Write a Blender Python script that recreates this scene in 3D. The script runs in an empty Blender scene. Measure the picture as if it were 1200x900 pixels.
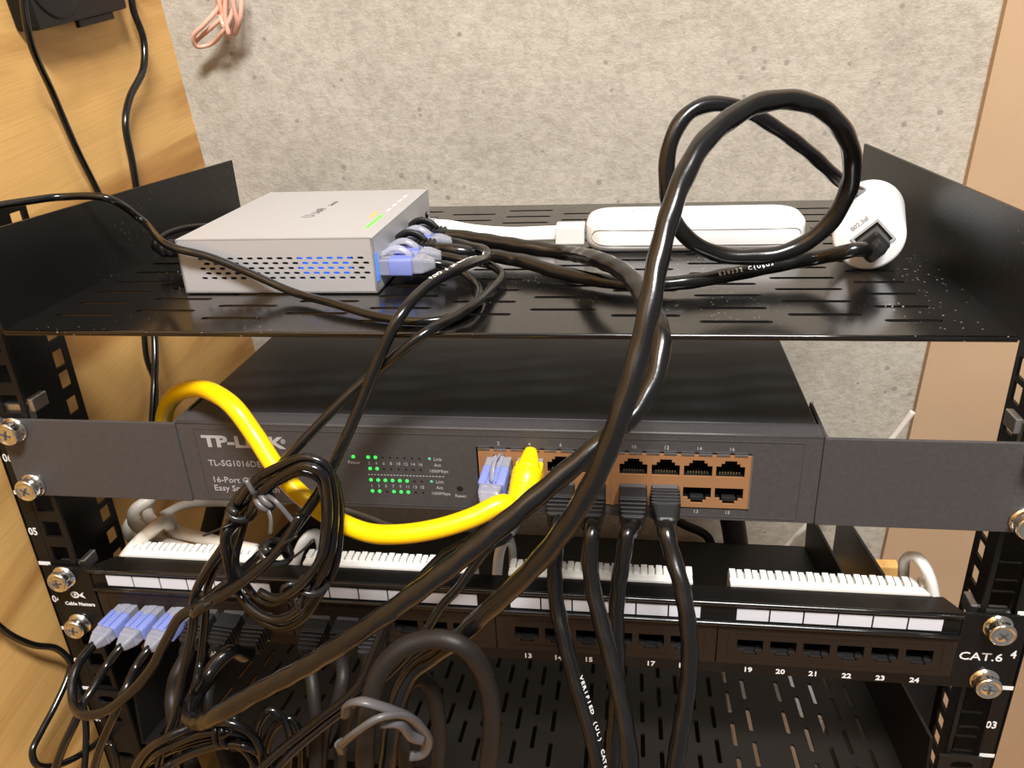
import bpy, bmesh, math, random
from mathutils import Vector, Matrix, Euler
S = bpy.context.scene
COL = S.collection
random.seed(7)
MM = 0.001

# ------------------------------------------------------------------ camera, light, exposure
# The rack leans a little against the room: everything mounted in it is written in the rack's own
# millimetres (x right, y into the rack, z up; z=0 is the bottom of rack unit 4, y=0 the rail faces)
# and A turns those into the room's axes.
_y = Vector((-0.0264, 0.9924, 0.1200)).normalized(); _z = Vector((-0.0095, -0.1203, 0.9927))
_z = (_z - _y * _z.dot(_y)).normalized(); _x = _y.cross(_z)
A = Matrix((_x, _y, _z))
FOC = 945.846
CPOS = Vector((64.843, -315.825, 299.645))
CROT = Euler((1.1442447, 0.0457268, 0.1362745), 'XYZ').to_matrix()

cd = bpy.data.cameras.new('camera'); cam = bpy.data.objects.new('camera', cd); COL.objects.link(cam)
cd.sensor_fit = 'HORIZONTAL'; cd.sensor_width = 36; cd.lens = FOC / 1200 * 36
cd.clip_start = 0.01; cd.clip_end = 20
cam.matrix_world = Matrix.Translation(A @ CPOS * MM) @ (A @ CROT).to_4x4()
S.camera = cam

w = bpy.data.worlds.new('room_air'); S.world = w; w.use_nodes = True
wn = w.node_tree.nodes; wn['Background'].inputs[0].default_value = (1.0, 0.96, 0.92, 1); wn['Background'].inputs[1].default_value = 0.22

def lamp(name, loc, size, power, col, aim):
    ld = bpy.data.lights.new(name, 'AREA'); ld.shape = 'RECTANGLE'; ld.size, ld.size_y = size; ld.energy = power; ld.color = col
    o = bpy.data.objects.new(name, ld); COL.objects.link(o); o.location = loc
    o.rotation_euler = (Vector(aim) - Vector(loc)).to_track_quat('-Z', 'Y').to_euler()
    return o
lamp('ceiling_light', (0.28, -0.58, 1.42), (0.45, 0.2), 46, (1.0, 0.975, 0.94), (0.05, 0.0, 0))
S.view_settings.view_transform = 'Standard'; S.view_settings.look = 'None'
S.view_settings.exposure = 0.0; S.view_settings.gamma = 1.0
S.view_settings.use_curve_mapping = False

# ------------------------------------------------------------------ picture point -> place in the rack / room
def _ray(px, py): return CROT @ Vector(((px - 600) / FOC, -(py - 450) / FOC, -1))
def at(px, py, x=None, y=None, z=None):
    d = _ray(px, py)
    i, v = (0, x) if x is not None else (1, y) if y is not None else (2, z)
    return CPOS + d * ((v - CPOS[i]) / d[i])
def rat(px, py, x=None, y=None):                       # same, in room millimetres
    d = A @ _ray(px, py); c = A @ CPOS
    i, v = (0, x) if x is not None else (1, y)
    return c + d * ((v - c[i]) / d[i])
def P(px, py, y): return at(px, py, y=y)
def Z(px, py, z): return at(px, py, z=z)
def X(px, py, x): return at(px, py, x=x)
V = lambda *a: Vector(a)

# ------------------------------------------------------------------ materials
def nt(name):
    m = bpy.data.materials.new(name); m.use_nodes = True
    return m, m.node_tree.nodes, m.node_tree.links, m.node_tree.nodes['Principled BSDF']
def mat(name, col, rough=0.5, metal=0.0, bump=0, bscale=900, coat=0, emit=None, es=0, trans=0, var=0, vscale=60, dust=0, spec=None, ior=None, sss=0):
    m, n, l, b = nt(name)
    b.inputs['Base Color'].default_value = (*col, 1); b.inputs['Roughness'].default_value = rough; b.inputs['Metallic'].default_value = metal
    if coat: b.inputs['Coat Weight'].default_value = coat; b.inputs['Coat Roughness'].default_value = 0.15
    if emit: b.inputs['Emission Color'].default_value = (*emit, 1); b.inputs['Emission Strength'].default_value = es
    if trans: b.inputs['Transmission Weight'].default_value = trans
    if spec is not None: b.inputs['Specular IOR Level'].default_value = spec
    if ior: b.inputs['IOR'].default_value = ior
    if sss: b.inputs['Subsurface Weight'].default_value = sss; b.inputs['Subsurface Radius'].default_value = (.003, .003, .003)
    tc = n.new('ShaderNodeTexCoord')
    if bump:
        t = n.new('ShaderNodeTexNoise'); t.inputs['Scale'].default_value = bscale; t.inputs['Detail'].default_value = 2
        l.new(tc.outputs['Object'], t.inputs['Vector'])
        k = n.new('ShaderNodeBump'); k.inputs['Strength'].default_value = bump; k.inputs['Distance'].default_value = 0.0002
        l.new(t.outputs[0], k.inputs['Height']); l.new(k.outputs[0], b.inputs['Normal'])
    if var:
        t = n.new('ShaderNodeTexNoise'); t.inputs['Scale'].default_value = vscale; t.inputs['Detail'].default_value = 4
        l.new(tc.outputs['Object'], t.inputs['Vector'])
        r = n.new('ShaderNodeMapRange'); r.inputs[1].default_value = .3; r.inputs[2].default_value = .7
        r.inputs[3].default_value = 1 - var; r.inputs[4].default_value = 1 + var; l.new(t.outputs[0], r.inputs[0])
        mx = n.new('ShaderNodeVectorMath'); mx.operation = 'SCALE'; mx.inputs[0].default_value = col; l.new(r.outputs[0], mx.inputs['Scale'])
        l.new(mx.outputs[0], b.inputs['Base Color'])
    if dust:                                            # settled dust and lint, small pale specks of their own shape
        v = n.new('ShaderNodeTexVoronoi'); v.inputs['Scale'].default_value = 330; l.new(tc.outputs['Object'], v.inputs['Vector'])
        q = n.new('ShaderNodeTexNoise'); q.inputs['Scale'].default_value = 14; l.new(tc.outputs['Object'], q.inputs['Vector'])
        th = n.new('ShaderNodeMapRange'); th.inputs[1].default_value = .40; th.inputs[2].default_value = .75; th.inputs[3].default_value = .03; th.inputs[4].default_value = .17
        l.new(q.outputs[0], th.inputs[0])
        lt = n.new('ShaderNodeMath'); lt.operation = 'LESS_THAN'; l.new(v.outputs['Distance'], lt.inputs[0]); l.new(th.outputs[0], lt.inputs[1])
        s = n.new('ShaderNodeMath'); s.operation = 'MULTIPLY'; s.inputs[1].default_value = dust; l.new(lt.outputs[0], s.inputs[0])
        mx = n.new('ShaderNodeMixRGB'); mx.inputs[1].default_value = (*col, 1); mx.inputs[2].default_value = (.45, .43, .40, 1)
        l.new(s.outputs[0], mx.inputs[0]); l.new(mx.outputs[0], b.inputs['Base Color'])
    return m

def concrete():
    m, n, l, b = nt('concrete'); b.inputs['Roughness'].default_value = .85
    tc = n.new('ShaderNodeTexCoord')
    def noise(s, d, r=.6):
        t = n.new('ShaderNodeTexNoise'); t.inputs['Scale'].default_value = s; t.inputs['Detail'].default_value = d; t.inputs['Roughness'].default_value = r
        l.new(tc.outputs['Object'], t.inputs['Vector']); return t
    a = noise(11, 6, .65); c = noise(150, 5, .75); v = n.new('ShaderNodeTexVoronoi'); v.inputs['Scale'].default_value = 60; l.new(tc.outputs['Object'], v.inputs['Vector'])
    r1 = n.new('ShaderNodeValToRGB'); e = r1.color_ramp.elements
    e[0].position = .30; e[0].color = (.41, .385, .335, 1); e[1].position = .72; e[1].color = (.52, .49, .43, 1); l.new(a.outputs[0], r1.inputs[0])
    r2 = n.new('ShaderNodeValToRGB'); e = r2.color_ramp.elements
    e[0].position = .36; e[0].color = (.80, .78, .75, 1); e[1].position = .58; e[1].color = (1.06, 1.05, 1.04, 1); l.new(c.outputs[0], r2.inputs[0])
    mx = n.new('ShaderNodeMixRGB'); mx.blend_type = 'MULTIPLY'; mx.inputs[0].default_value = .85; l.new(r1.outputs[0], mx.inputs[1]); l.new(r2.outputs[0], mx.inputs[2])
    # a few small pock marks
    p = noise(30, 2); pm = n.new('ShaderNodeMath'); pm.operation = 'MULTIPLY_ADD'; pm.inputs[1].default_value = -.30; pm.inputs[2].default_value = .225
    l.new(p.outputs[0], pm.inputs[0]); lt = n.new('ShaderNodeMapRange'); lt.inputs[3].default_value = 1; lt.inputs[4].default_value = 0
    l.new(v.outputs['Distance'], lt.inputs[0]); l.new(pm.outputs[0], lt.inputs[1]); ad = n.new('ShaderNodeMath'); ad.inputs[1].default_value = .05
    l.new(pm.outputs[0], ad.inputs[0]); l.new(ad.outputs[0], lt.inputs[2])
    m2 = n.new('ShaderNodeMixRGB'); m2.inputs[2].default_value = (.30, .27, .24, 1); l.new(lt.outputs[0], m2.inputs[0]); l.new(mx.outputs[0], m2.inputs[1])
    l.new(m2.outputs[0], b.inputs['Base Color'])
    k = n.new('ShaderNodeBump'); k.inputs['Strength'].default_value = .6; k.inputs['Distance'].default_value = .002; l.new(c.outputs[0], k.inputs['Height']); l.new(k.outputs[0], b.inputs['Normal'])
    return m
def plywood(name, base=((.46, .215, .055), (.78, .46, .155)), ax=1):
    m, n, l, b = nt(name); b.inputs['Roughness'].default_value = .55
    tc = n.new('ShaderNodeTexCoord'); mp = n.new('ShaderNodeMapping'); l.new(tc.outputs['Object'], mp.inputs['Vector'])
    mp.inputs['Rotation'].default_value = (math.radians(-6), 0, 0)
    sc = [9, 9, 9]; sc[ax] = 1.7; mp.inputs['Scale'].default_value = sc
    t = n.new('ShaderNodeTexNoise'); t.inputs['Scale'].default_value = 1.4; t.inputs['Detail'].default_value = 3; t.inputs['Distortion'].default_value = 1.5; l.new(mp.outputs[0], t.inputs['Vector'])
    mp2 = n.new('ShaderNodeMapping'); l.new(tc.outputs['Object'], mp2.inputs['Vector']); mp2.inputs['Rotation'].default_value = (math.radians(-6), 0, 0)
    sc = [900, 900, 900]; sc[ax] = 14; mp2.inputs['Scale'].default_value = sc
    g = n.new('ShaderNodeTexNoise'); g.inputs['Scale'].default_value = 1; g.inputs['Detail'].default_value = 3; l.new(mp2.outputs[0], g.inputs['Vector'])
    r = n.new('ShaderNodeValToRGB'); e = r.color_ramp.elements
    e[0].position = .36; e[0].color = (*base[0], 1); e[1].position = .54; e[1].color = (*base[1], 1); l.new(t.outputs[0], r.inputs[0])
    r2 = n.new('ShaderNodeValToRGB'); e = r2.color_ramp.elements
    e[0].position = .35; e[0].color = (.80, .76, .70, 1); e[1].position = .60; e[1].color = (1, 1, 1, 1); l.new(g.outputs[0], r2.inputs[0])
    mx = n.new('ShaderNodeMixRGB'); mx.blend_type = 'MULTIPLY'; mx.inputs[0].default_value = .45; l.new(r.outputs[0], mx.inputs[1]); l.new(r2.outputs[0], mx.inputs[2])
    l.new(mx.outputs[0], b.inputs['Base Color'])
    k = n.new('ShaderNodeBump'); k.inputs['Strength'].default_value = .15; k.inputs['Distance'].default_value = .0005; l.new(g.outputs[0], k.inputs['Height']); l.new(k.outputs[0], b.inputs['Normal'])
    return m

M = dict(
    concrete=concrete(), plywood=plywood('plywood'), bench=plywood('bench_wood', ((.42, .20, .05), (.66, .36, .11)), 0),
    beige=mat('beige_board', (.50, .345, .215), .8, bump=.5, bscale=700, var=.06, vscale=9),
    rack=mat('black_powder_coat', (.0055, .0052, .005), .38, bump=.25, bscale=1500, var=.3, vscale=30, spec=0.28),
    shelf=mat('shelf_powder_coat', (.0045, .0042, .004), .17, bump=.10, bscale=1600, dust=.6, coat=.35),
    flange=mat('side_wall_coat', (.006, .0057, .0055), .36, bump=.25, bscale=1600, dust=.25, spec=0.28),
    lower=mat('lower_shelf_coat', (.0105, .009, .008), .5, bump=.3, bscale=1500, spec=0.28),
    slate=mat('slate_steel', (.052, .049, .051), .42, bump=.3, bscale=1700, var=.10, vscale=500),
    slate_top=mat('slate_steel_lid', (.026, .027, .031), .33, bump=.25, bscale=1700),
    silver=mat('silver_paint', (.46, .46, .475), .45, .35, bump=.25, bscale=1500),
    dark=mat('dark_inside', (.003, .003, .003), .6), deep=mat('socket_plastic', (.004, .0037, .0034), .45),
    panel=mat('panel_black', (.0055, .005, .0045), .33, bump=.25, bscale=1500, var=.3, vscale=40, spec=0.28),
    module=mat('module_plastic', (.019, .012, .008), .34, bump=.3, bscale=1200, spec=0.28),
    tan=mat('port_frame_tan', (.27, .135, .06), .4), gold=mat('gold_contacts', (.9, .7, .35), .25, 1),
    ink=mat('white_ink', (.74, .74, .74), .55), inkdark=mat('dark_ink', (.07, .07, .075), .5), inkpale=mat('pale_ink', (.36, .35, .36), .55),
    label=mat('paper_label', (.62, .64, .70), .5), punch=mat('white_plastic_block', (.74, .73, .69), .45),
    white=mat('white_gloss_plastic', (.84, .84, .85), .22), seam=mat('seam_grey', (.42, .42, .43), .4),
    nickel=mat('nickel', (.80, .77, .72), .16, 1.0), steel=mat('zinc_steel', (.5, .5, .5), .35, 1),
    jacket=mat('black_pvc', (.0055, .0053, .0053), .24, bump=.12, bscale=500, coat=.15),
    thin=mat('black_pvc_thin', (.005, .005, .0053), .2, coat=.15), dusty=mat('dusty_black_pvc', (.014, .0115, .010), .5, bump=.4, bscale=900, spec=0.28),
    boot=mat('black_boot_rubber', (.012, .012, .0125), .45, bump=.3, bscale=1200, spec=0.28),
    yellow=mat('yellow_pvc', (.95, .60, .002), .32), whitecord=mat('white_cord', (.62, .57, .50), .45), whiteflat=mat('white_flat_cord', (.86, .86, .86), .35),
    blue=mat('translucent_blue', (.27, .33, .74), .22, trans=.35, ior=1.35), clear=mat('clear_plastic', (.58, .60, .72), .16, trans=.65, ior=1.4),
    smoke=mat('smoky_plug', (.09, .09, .095), .2, trans=.4, ior=1.4),
    nylon=mat('nylon_tie', (.66, .66, .64), .35), tiegrey=mat('grey_twist_tie', (.085, .082, .085), .38), tieblack=mat('black_twist_tie', (.012, .012, .012), .3),
    copper=mat('salmon_copper_wire', (.80, .45, .34), .28, coat=.3),
    led=mat('green_led', (.02, .5, .05), .3, emit=(.03, 1, .08), es=1.6), teal=mat('teal_mark', (.10, .42, .30), .4),
    bled=mat('blue_led', (.05, .2, .8), .3, emit=(.02, .13, .9), es=1.1), gled=mat('lime_led', (.1, .6, .05), .3, emit=(.12, .9, .05), es=.9), oled=mat('orange_led', (.8, .3, .05), .3, emit=(1, .3, .04), es=.8),
)

# ------------------------------------------------------------------ mesh helpers
class Fr:
    def __init__(s, o, a=(1, 0, 0), b=(0, 0, 1), c=None):
        s.o = Vector(o); s.a = Vector(a).normalized(); s.b = Vector(b); s.b = (s.b - s.a * s.b.dot(s.a)).normalized()
        s.c = s.a.cross(s.b) if c is None else Vector(c)
    def __call__(s, a, b, c=0): return s.o + s.a * a + s.b * b + s.c * c
WORLD = Fr((0, 0, 0), (1, 0, 0), (0, 1, 0))             # a,b,c = x,y,z
def FRONT(x=0, y=0, z=0): return Fr((x, y, z), (1, 0, 0), (0, 0, 1))   # c points at the viewer (-y)
_sm = {}
class MB:
    def __init__(s): s.v = []; s.f = []; s.s = []
    def add(s, vs, fs, smooth=False):
        n = len(s.v); s.v += [Vector(p) for p in vs]
        s.f += [tuple(i + n for i in f) for f in fs]; s.s += [smooth] * len(fs); return s
    def box(s, a0, a1, b0, b1, c0, c1, fr=WORLD, bev=0, seg=2, taper=1.0):
        bm = bmesh.new(); ca, cb = (a0 + a1) / 2, (b0 + b1) / 2
        q = [(a, b, c) for c in (c0, c1) for b in (b0, b1) for a in (a0, a1)]
        vs = [bm.verts.new((ca + (a - ca) * (taper if c == c1 else 1), cb + (b - cb) * (taper if c == c1 else 1), c)) for a, b, c in q]
        for f in ((0, 2, 3, 1), (4, 5, 7, 6), (0, 1, 5, 4), (1, 3, 7, 5), (3, 2, 6, 7), (2, 0, 4, 6)): bm.faces.new([vs[i] for i in f])
        if bev: bmesh.ops.bevel(bm, geom=bm.edges[:], offset=bev, segments=seg, profile=.5, affect='EDGES', clamp_overlap=True)
        bm.verts.index_update()
        s.add([fr(*v.co) for v in bm.verts], [[v.index for v in f.verts] for f in bm.faces], bool(bev) and seg > 2); bm.free(); return s
    def ext(s, loops, c0, c1, fr=WORLD):
        cu = bpy.data.curves.new('t', 'CURVE'); cu.dimensions = '2D'; cu.fill_mode = 'BOTH'; cu.extrude = abs(c1 - c0) / 2
        for lp in loops:
            sp = cu.splines.new('POLY'); sp.points.add(len(lp) - 1); sp.use_cyclic_u = True
            for p, q in zip(sp.points, lp): p.co = (q[0], q[1], 0, 1)
        s._cv(cu, fr, (c0 + c1) / 2); return s
    def _cv(s, cu, fr, dz):
        o = bpy.data.objects.new('t', cu); me = o.to_mesh()
        s.add([fr(v.co[0], v.co[1], v.co[2] + dz) for v in me.vertices], [tuple(p.vertices) for p in me.polygons])
        o.to_mesh_clear(); bpy.data.objects.remove(o); bpy.data.curves.remove(cu)
    def text(s, t, size, fr, al='CENTER', depth=.12, bold=0, sx=1.0, shear=0):
        cu = bpy.data.curves.new('t', 'FONT'); cu.body = t; cu.size = size; cu.align_x = al; cu.align_y = 'CENTER'
        cu.extrude = depth / 2; cu.offset = bold; cu.resolution_u = 2; cu.shear = shear
        f2 = Fr(fr.o, fr.a, fr.b); o = f2.o; g = lambda a, b, c=0: o + f2.a * a * sx + f2.b * b + f2.c * c
        s._cv(cu, g, depth / 2); return s
    def tube(s, pts, r, n=12, step=2.0, lump=0, pitch=14, flat=1.0, raw=False, closed=False):
        c = [Vector(p) for p in pts] if raw else spline(pts, step, closed)
        N = len(c); vs = []; fs = []; L = 0
        t0 = (c[1] - c[0]).normalized(); u = t0.orthogonal().normalized()
        for i, p in enumerate(c):
            t = (c[min(i + 1, N - 1)] - c[max(i - 1, 0)])
            if t.length < 1e-6: t = t0
            t = t.normalized()
            u = (u - t * u.dot(t)).normalized(); v = t.cross(u)
            if i: L += (p - c[i - 1]).length
            rr = r(i / (N - 1)) if callable(r) else r
            for k in range(n):
                th = 2 * math.pi * k / n; q = rr * (1 + lump * math.sin(2 * th + L * 2 * math.pi / pitch))
                vs.append(p + u * math.cos(th) * q + v * math.sin(th) * q * flat)
        for i in range(N - 1):
            for k in range(n): k2 = (k + 1) % n; fs.append((i * n + k, i * n + k2, (i + 1) * n + k2, (i + 1) * n + k))
        fs.append(tuple(range(n - 1, -1, -1))); fs.append(tuple((N - 1) * n + k for k in range(n)))
        s.add(vs, fs, True); return s
    def lathe(s, prof, fr, n=28, smooth=True):           # prof: (radius, height along c)
        vs = []; fs = []
        for r, h in prof:
            for k in range(n): th = 2 * math.pi * k / n; vs.append(fr(r * math.cos(th), r * math.sin(th), h))
        m = len(prof)
        for i in range(m - 1):
            for k in range(n): k2 = (k + 1) % n; fs.append((i * n + k, i * n + k2, (i + 1) * n + k2, (i + 1) * n + k))
        fs.append(tuple(range(n - 1, -1, -1))); fs.append(tuple((m - 1) * n + k for k in range(n)))
        s.add(vs, fs, smooth); return s
def spline(pts, step=2.0, closed=False):
    p = [Vector(q) for q in pts]
    if len(p) == 2: p = [p[0], (p[0] + p[1]) / 2, p[1]]
    if closed: p = [p[-1]] + p + [p[0], p[1]]
    else: p = [p[0] * 2 - p[1]] + p + [p[-1] * 2 - p[-2]]
    out = []
    for i in range(1, len(p) - 2):
        p0, p1, p2, p3 = p[i - 1:i + 3]
        k = [0]
        for a, b in ((p0, p1), (p1, p2), (p2, p3)): k.append(k[-1] + max((b - a).length, 1e-3) ** .5)
        n = max(2, int((p2 - p1).length / step))
        for j in range(n):
            t = k[1] + (k[2] - k[1]) * j / n
            a1 = p0 * ((k[1] - t) / (k[1] - k[0])) + p1 * ((t - k[0]) / (k[1] - k[0]))
            a2 = p1 * ((k[2] - t) / (k[2] - k[1])) + p2 * ((t - k[1]) / (k[2] - k[1]))
            a3 = p2 * ((k[3] - t) / (k[3] - k[2])) + p3 * ((t - k[2]) / (k[3] - k[2]))
            b1 = a1 * ((k[2] - t) / (k[2] - k[0])) + a2 * ((t - k[0]) / (k[2] - k[0]))
            b2 = a2 * ((k[3] - t) / (k[3] - k[1])) + a3 * ((t - k[1]) / (k[3] - k[1]))
            out.append(b1 * ((k[2] - t) / (k[2] - k[1])) + b2 * ((t - k[1]) / (k[2] - k[1])))
    out.append(p[-2]); return out
def rect(a0, a1, b0, b1): return [(a0, b0), (a1, b0), (a1, b1), (a0, b1)]
def slot(ca, cb, L, W, vert=False, n=4):
    o = []; h = (L - W) / 2
    for k in range(n + 1): t = -math.pi / 2 + math.pi * k / n; o.append((h + W / 2 * math.cos(t), W / 2 * math.sin(t)))
    for k in range(n + 1): t = math.pi / 2 + math.pi * k / n; o.append((-h + W / 2 * math.cos(t), W / 2 * math.sin(t)))
    return [(ca + (q if vert else p), cb + (p if vert else q)) for p, q in o]
def rrect(a0, a1, b0, b1, r, n=5):
    o = []
    for cx, cy, s in ((a1 - r, b1 - r, 0), (a0 + r, b1 - r, 90), (a0 + r, b0 + r, 180), (a1 - r, b0 + r, 270)):
        for k in range(n + 1): t = math.radians(s + 90 * k / n); o.append((cx + r * math.cos(t), cy + r * math.sin(t)))
    return o

def build(name, mb, m, T=None, parent=None, label=None):
    """One mesh object. T = the thing it belongs to (its frame), parent = the part above it, if any."""
    org, rot = T['org'], T['rot']
    me = bpy.data.meshes.new(name)
    me.from_pydata([(v - org) * MM for v in mb.v], [], mb.f); me.polygons.foreach_set('use_smooth', mb.s)
    me.materials.append(M[m]); me.update()
    bm = bmesh.new(); bm.from_mesh(me); bmesh.ops.recalc_face_normals(bm, faces=bm.faces[:]); bm.to_mesh(me); bm.free()
    o = bpy.data.objects.new(name, me); COL.objects.link(o)
    p = parent if parent is not None else T['root']
    if p is None:
        o.matrix_world = Matrix.Translation((rot @ org if rot else org) * MM) @ (rot.to_4x4() if rot else Matrix())
    else: o.parent = p
    if label: o['label'] = label
    return o
def thing(name, label, cat, org, group=None, room=False):
    o = bpy.data.objects.new(name, None); COL.objects.link(o); o.empty_display_size = .01
    org = Vector(org); rot = None if room else A
    o.matrix_world = Matrix.Translation((rot @ org if rot else org) * MM) @ (rot.to_4x4() if rot else Matrix())
    o['label'] = label; o['category'] = cat
    if group: o['group'] = group
    return dict(root=o, org=org, rot=rot)
def single(name, mb, m, label, cat, group=None, room=False, org=None):
    T = dict(root=None, org=Vector(org) if org is not None else sum(mb.v, Vector()) / len(mb.v), rot=None if room else A)
    o = build(name, mb, m, T); o['label'] = label; o['category'] = cat
    if group: o['group'] = group
    return o
def struct(name, mb, m):
    o = build(name, mb, m, dict(root=None, org=Vector((0, 0, 0)), rot=None)); o['kind'] = 'structure'; return o

# ------------------------------------------------------------------ the room (room millimetres)
struct('wall_back', MB().box(-371, 700, 350, 430, -720, 1500), 'concrete')
struct('wall_left', MB().box(-371, -271, -900, 350, -720, 1500), 'plywood')
struct('wall_right', MB().box(323, 700, 344, 350, -700, 1500), 'beige')
struct('floor', MB().box(-271, 700, -900, 350, -720, -700), 'bench')
struct('trim_1', MB().box(-271, 322, 301, 312, -290, -221, bev=1.5), 'plywood')

cb = thing('added_dark_box', 'added black box behind the rack, darkening the view through lower shelf slots', 'filler', (-20, 250, -700), room=True)  # invented box, added so the lower shelf slots look dark
build('case', MB().box(-268, 150, 60, 296, -699.5, -284, bev=4), 'rack', cb)
build('lid', MB().box(-266, 148, 62, 294, -284, -280, bev=1.5), 'dark', cb)
wb = thing('added_white_box', 'added white box beside the black one, brightening the right lower shelf slots', 'box', (225, 230, -700), room=True)  # invented box, added to brighten the right slots in place of lit concrete
build('case', MB().box(155, 236, 170, 298, -699.5, -268, bev=5), 'white', wb)
build('lid', MB().box(154, 237, 169, 299, -268, -262, bev=2), 'white', wb)
# ------------------------------------------------------------------ rack rails
U = 44.45
rk = thing('rack_frame', 'black steel rack rails with square holes and white unit numbers', 'rack', (0, 30, -695))
for sx in (-1, 1):
    holes = []; hz = []
    for n in range(-8, 5):
        for h in (6.35, 22.225, 38.1): hz.append(n * U + h)
    hz = [z for z in hz if -300 < z < 222]
    xs = lambda a, b: (min(sx * a, sx * b), max(sx * a, sx * b))
    x0, x1 = xs(225, 248); h0, h1 = xs(227.7, 237.3)
    mb = MB().ext([rect(x0, x1, -695, 226)] + [rect(h0, h1, z - 4.8, z + 4.8) for z in hz], -1.5, 0, FRONT())
    w0, w1 = xs(246.5, 248)
    f = Fr((w0, 0, 0), (0, 1, 0), (0, 0, 1))
    mb.ext([rect(0, 66, -695, 226)] + [rect(53.2, 62.2, z - 4.8, z + 4.8) for z in hz], 0, 1.5, f)
    g0, g1 = xs(239.6, 240.0); mb.box(g0, g1, -.15, 0, -695, 226)
    post = build('post', mb, 'rack', rk)
    for n in range(-4, 4):
        a0, a1 = xs(247.3, 240.4); ink = MB().box(a0, a1, -.15, 0, n * U - 1.1, n * U + 1.1)
        if n + 4 > 0: ink.text('%02d' % (n + 4), 6.3, FRONT(244.2 * sx if sx < 0 else 242.2, -.02, n * U + U / 2 - 2), depth=.12, bold=.12, sx=.82)
        build('unit_number', ink, 'ink', rk, post, 'white unit number with its tick')
# the plates that carry the rails to the wall
for sx in (-1, 1):
    mb = MB().ext([[(60, -380), (66, -60), (120, -60), (300, -95), (300, -250), (250, -380)]], 0, 2, Fr((sx * 246 - 1, 0, 0), (0, 1, 0), (0, 0, 1)))
    if sx > 0: build('wall_bracket', mb, 'rack', rk)
for i, (x, z) in enumerate(((-232.5, 38.1), (232.5, 38.1), (-232.5, 133.35 + 6.35 - 6), (232.5, 133.35))):
    sx = 1 if x > 0 else -1
    mb = MB().box(x - 6.5, x + 6.5, 1.8, 7, z - 5, z + 5, bev=.6).box(x - sx * 9.5 - 1.6, x - sx * 9.5 + 1.6, 1.6, 12, z + 1, z + 8, bev=.5)
    build('cage_nut', mb, 'steel', rk, None, 'zinc cage nut clipped behind the rail')

def screw(T, x, z, y=-2.0, tilt=0):
    f = Fr((x, y, z), (math.cos(tilt), 0, math.sin(tilt)), (-math.sin(tilt), 0, math.cos(tilt)))
    mb = MB().lathe([(6.5, 0), (6.7, .5), (6.3, 1.1), (5.9, 1.3), (6.0, 5.4), (5.6, 6.5), (5.1, 6.9), (4.6, 6.8), (4.35, 6.0), (3.2, 6.5), (1.5, 6.8), (.2, 6.9)], f, 32)
    s = build('screw', mb, 'nickel', T, None, 'nickel screw')
    mb = MB()
    for k in range(2):
        g = Fr(f(0, 0, 6.3), f.a if k else f.b, f.b if k else -f.a)
        mb.box(-2.6, 2.6, -.55, .55, 0, .75, g)
    build('cross_slot', mb, 'inkdark', T, s)

# ------------------------------------------------------------------ top vented shelf
sh = thing('vented_shelf', 'black vented rack shelf with raised side walls carrying the small devices', 'shelf', (0, 100, 183.5))
cols = {-5: (6.6, -158.0), -4: (-3.0, -121.5), -3: (3.6, -85.0), -2: (-5.7, -49.0), -1: (3.0, -13.0), 0: (9.2, 22.6), 1: (2.0, 57.2), 2: (-5.0, 92.6), 3: (3.7, 128.0), 4: (-2.9, 163.3), -6: (1.0, -194.5)}
sl = []
for k, (y0, x0) in cols.items():
    y = y0
    while y < 205: sl.append(slot(x0 + 14.3 * (.75 if k == 4 else 1), y, 28.6 * (.75 if k == 4 else 1), 3.2)); y += 16.5
mb = MB().ext([rect(-205.4, 205.4, -19.4, 218)] + sl, 184.0, 185.5)
mb.box(-205.4, 205.4, -19.8, -18.2, 183.2, 185.6, bev=.5).tube([V(-205, -19.4, 184.9), V(0, -19.4, 184.9), V(205, -19.4, 184.9)], .85, 12, 60)
mb.box(-205.4, 205.4, 216.8, 218, 179, 184.2)
tray = build('tray', mb, 'shelf', sh, None, 'dusty tray with rows of short slots')
for sx in (-1, 1):
    f = Fr((sx * 206.2 - .8, 0, 0), (0, 1, 0), (0, 0, 1))
    mb = MB().ext([[(-19.4, 184.0), (218, 184.0), (218, 219.5), (-19.4, 227.5)]], 0, 1.6, f)
    build('side_wall', mb, 'flange', sh)
    x0, x1 = sorted((sx * 206, sx * 241))
    build('mounting_ear', MB().box(x0, x1, -1.9, -.4, 186, 222), 'shelf', sh)

# ------------------------------------------------------------------ small silver switch on the shelf
sw = thing('network_switch', 'small silver desktop switch with vented side and lit port lights on the top shelf', 'network switch', (-98, 85, 185.5))
X0, X1, Y0, Y1, Z0, Z1 = -146.0, -50.5, 30.0, 140.0, 186.3, 212.3
vents = []
for r in range(5):
    for c in range(17):
        vents.append(slot(X0 + 11.2 + c * 4.86 + (r % 2) * 2.43, Z0 + 7.2 + r * 2.35, 3.1, 1.25, n=3))
mb = MB().ext([rrect(X0, X1, Z0, Z1, .8, 2)] + vents, -1, 0, FRONT(0, Y0, 0))
mb.box(X0, X1, Y0, Y1, Z1 - 1, Z1, bev=.35)
mb.box(X0, X1, Y0, Y1, Z0, Z0 + .8); mb.box(X0, X0 + .8, Y0, Y1, Z0, Z1 - .5); mb.box(X0, X1, Y1 - .8, Y1, Z0, Z1 - .5)
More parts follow.
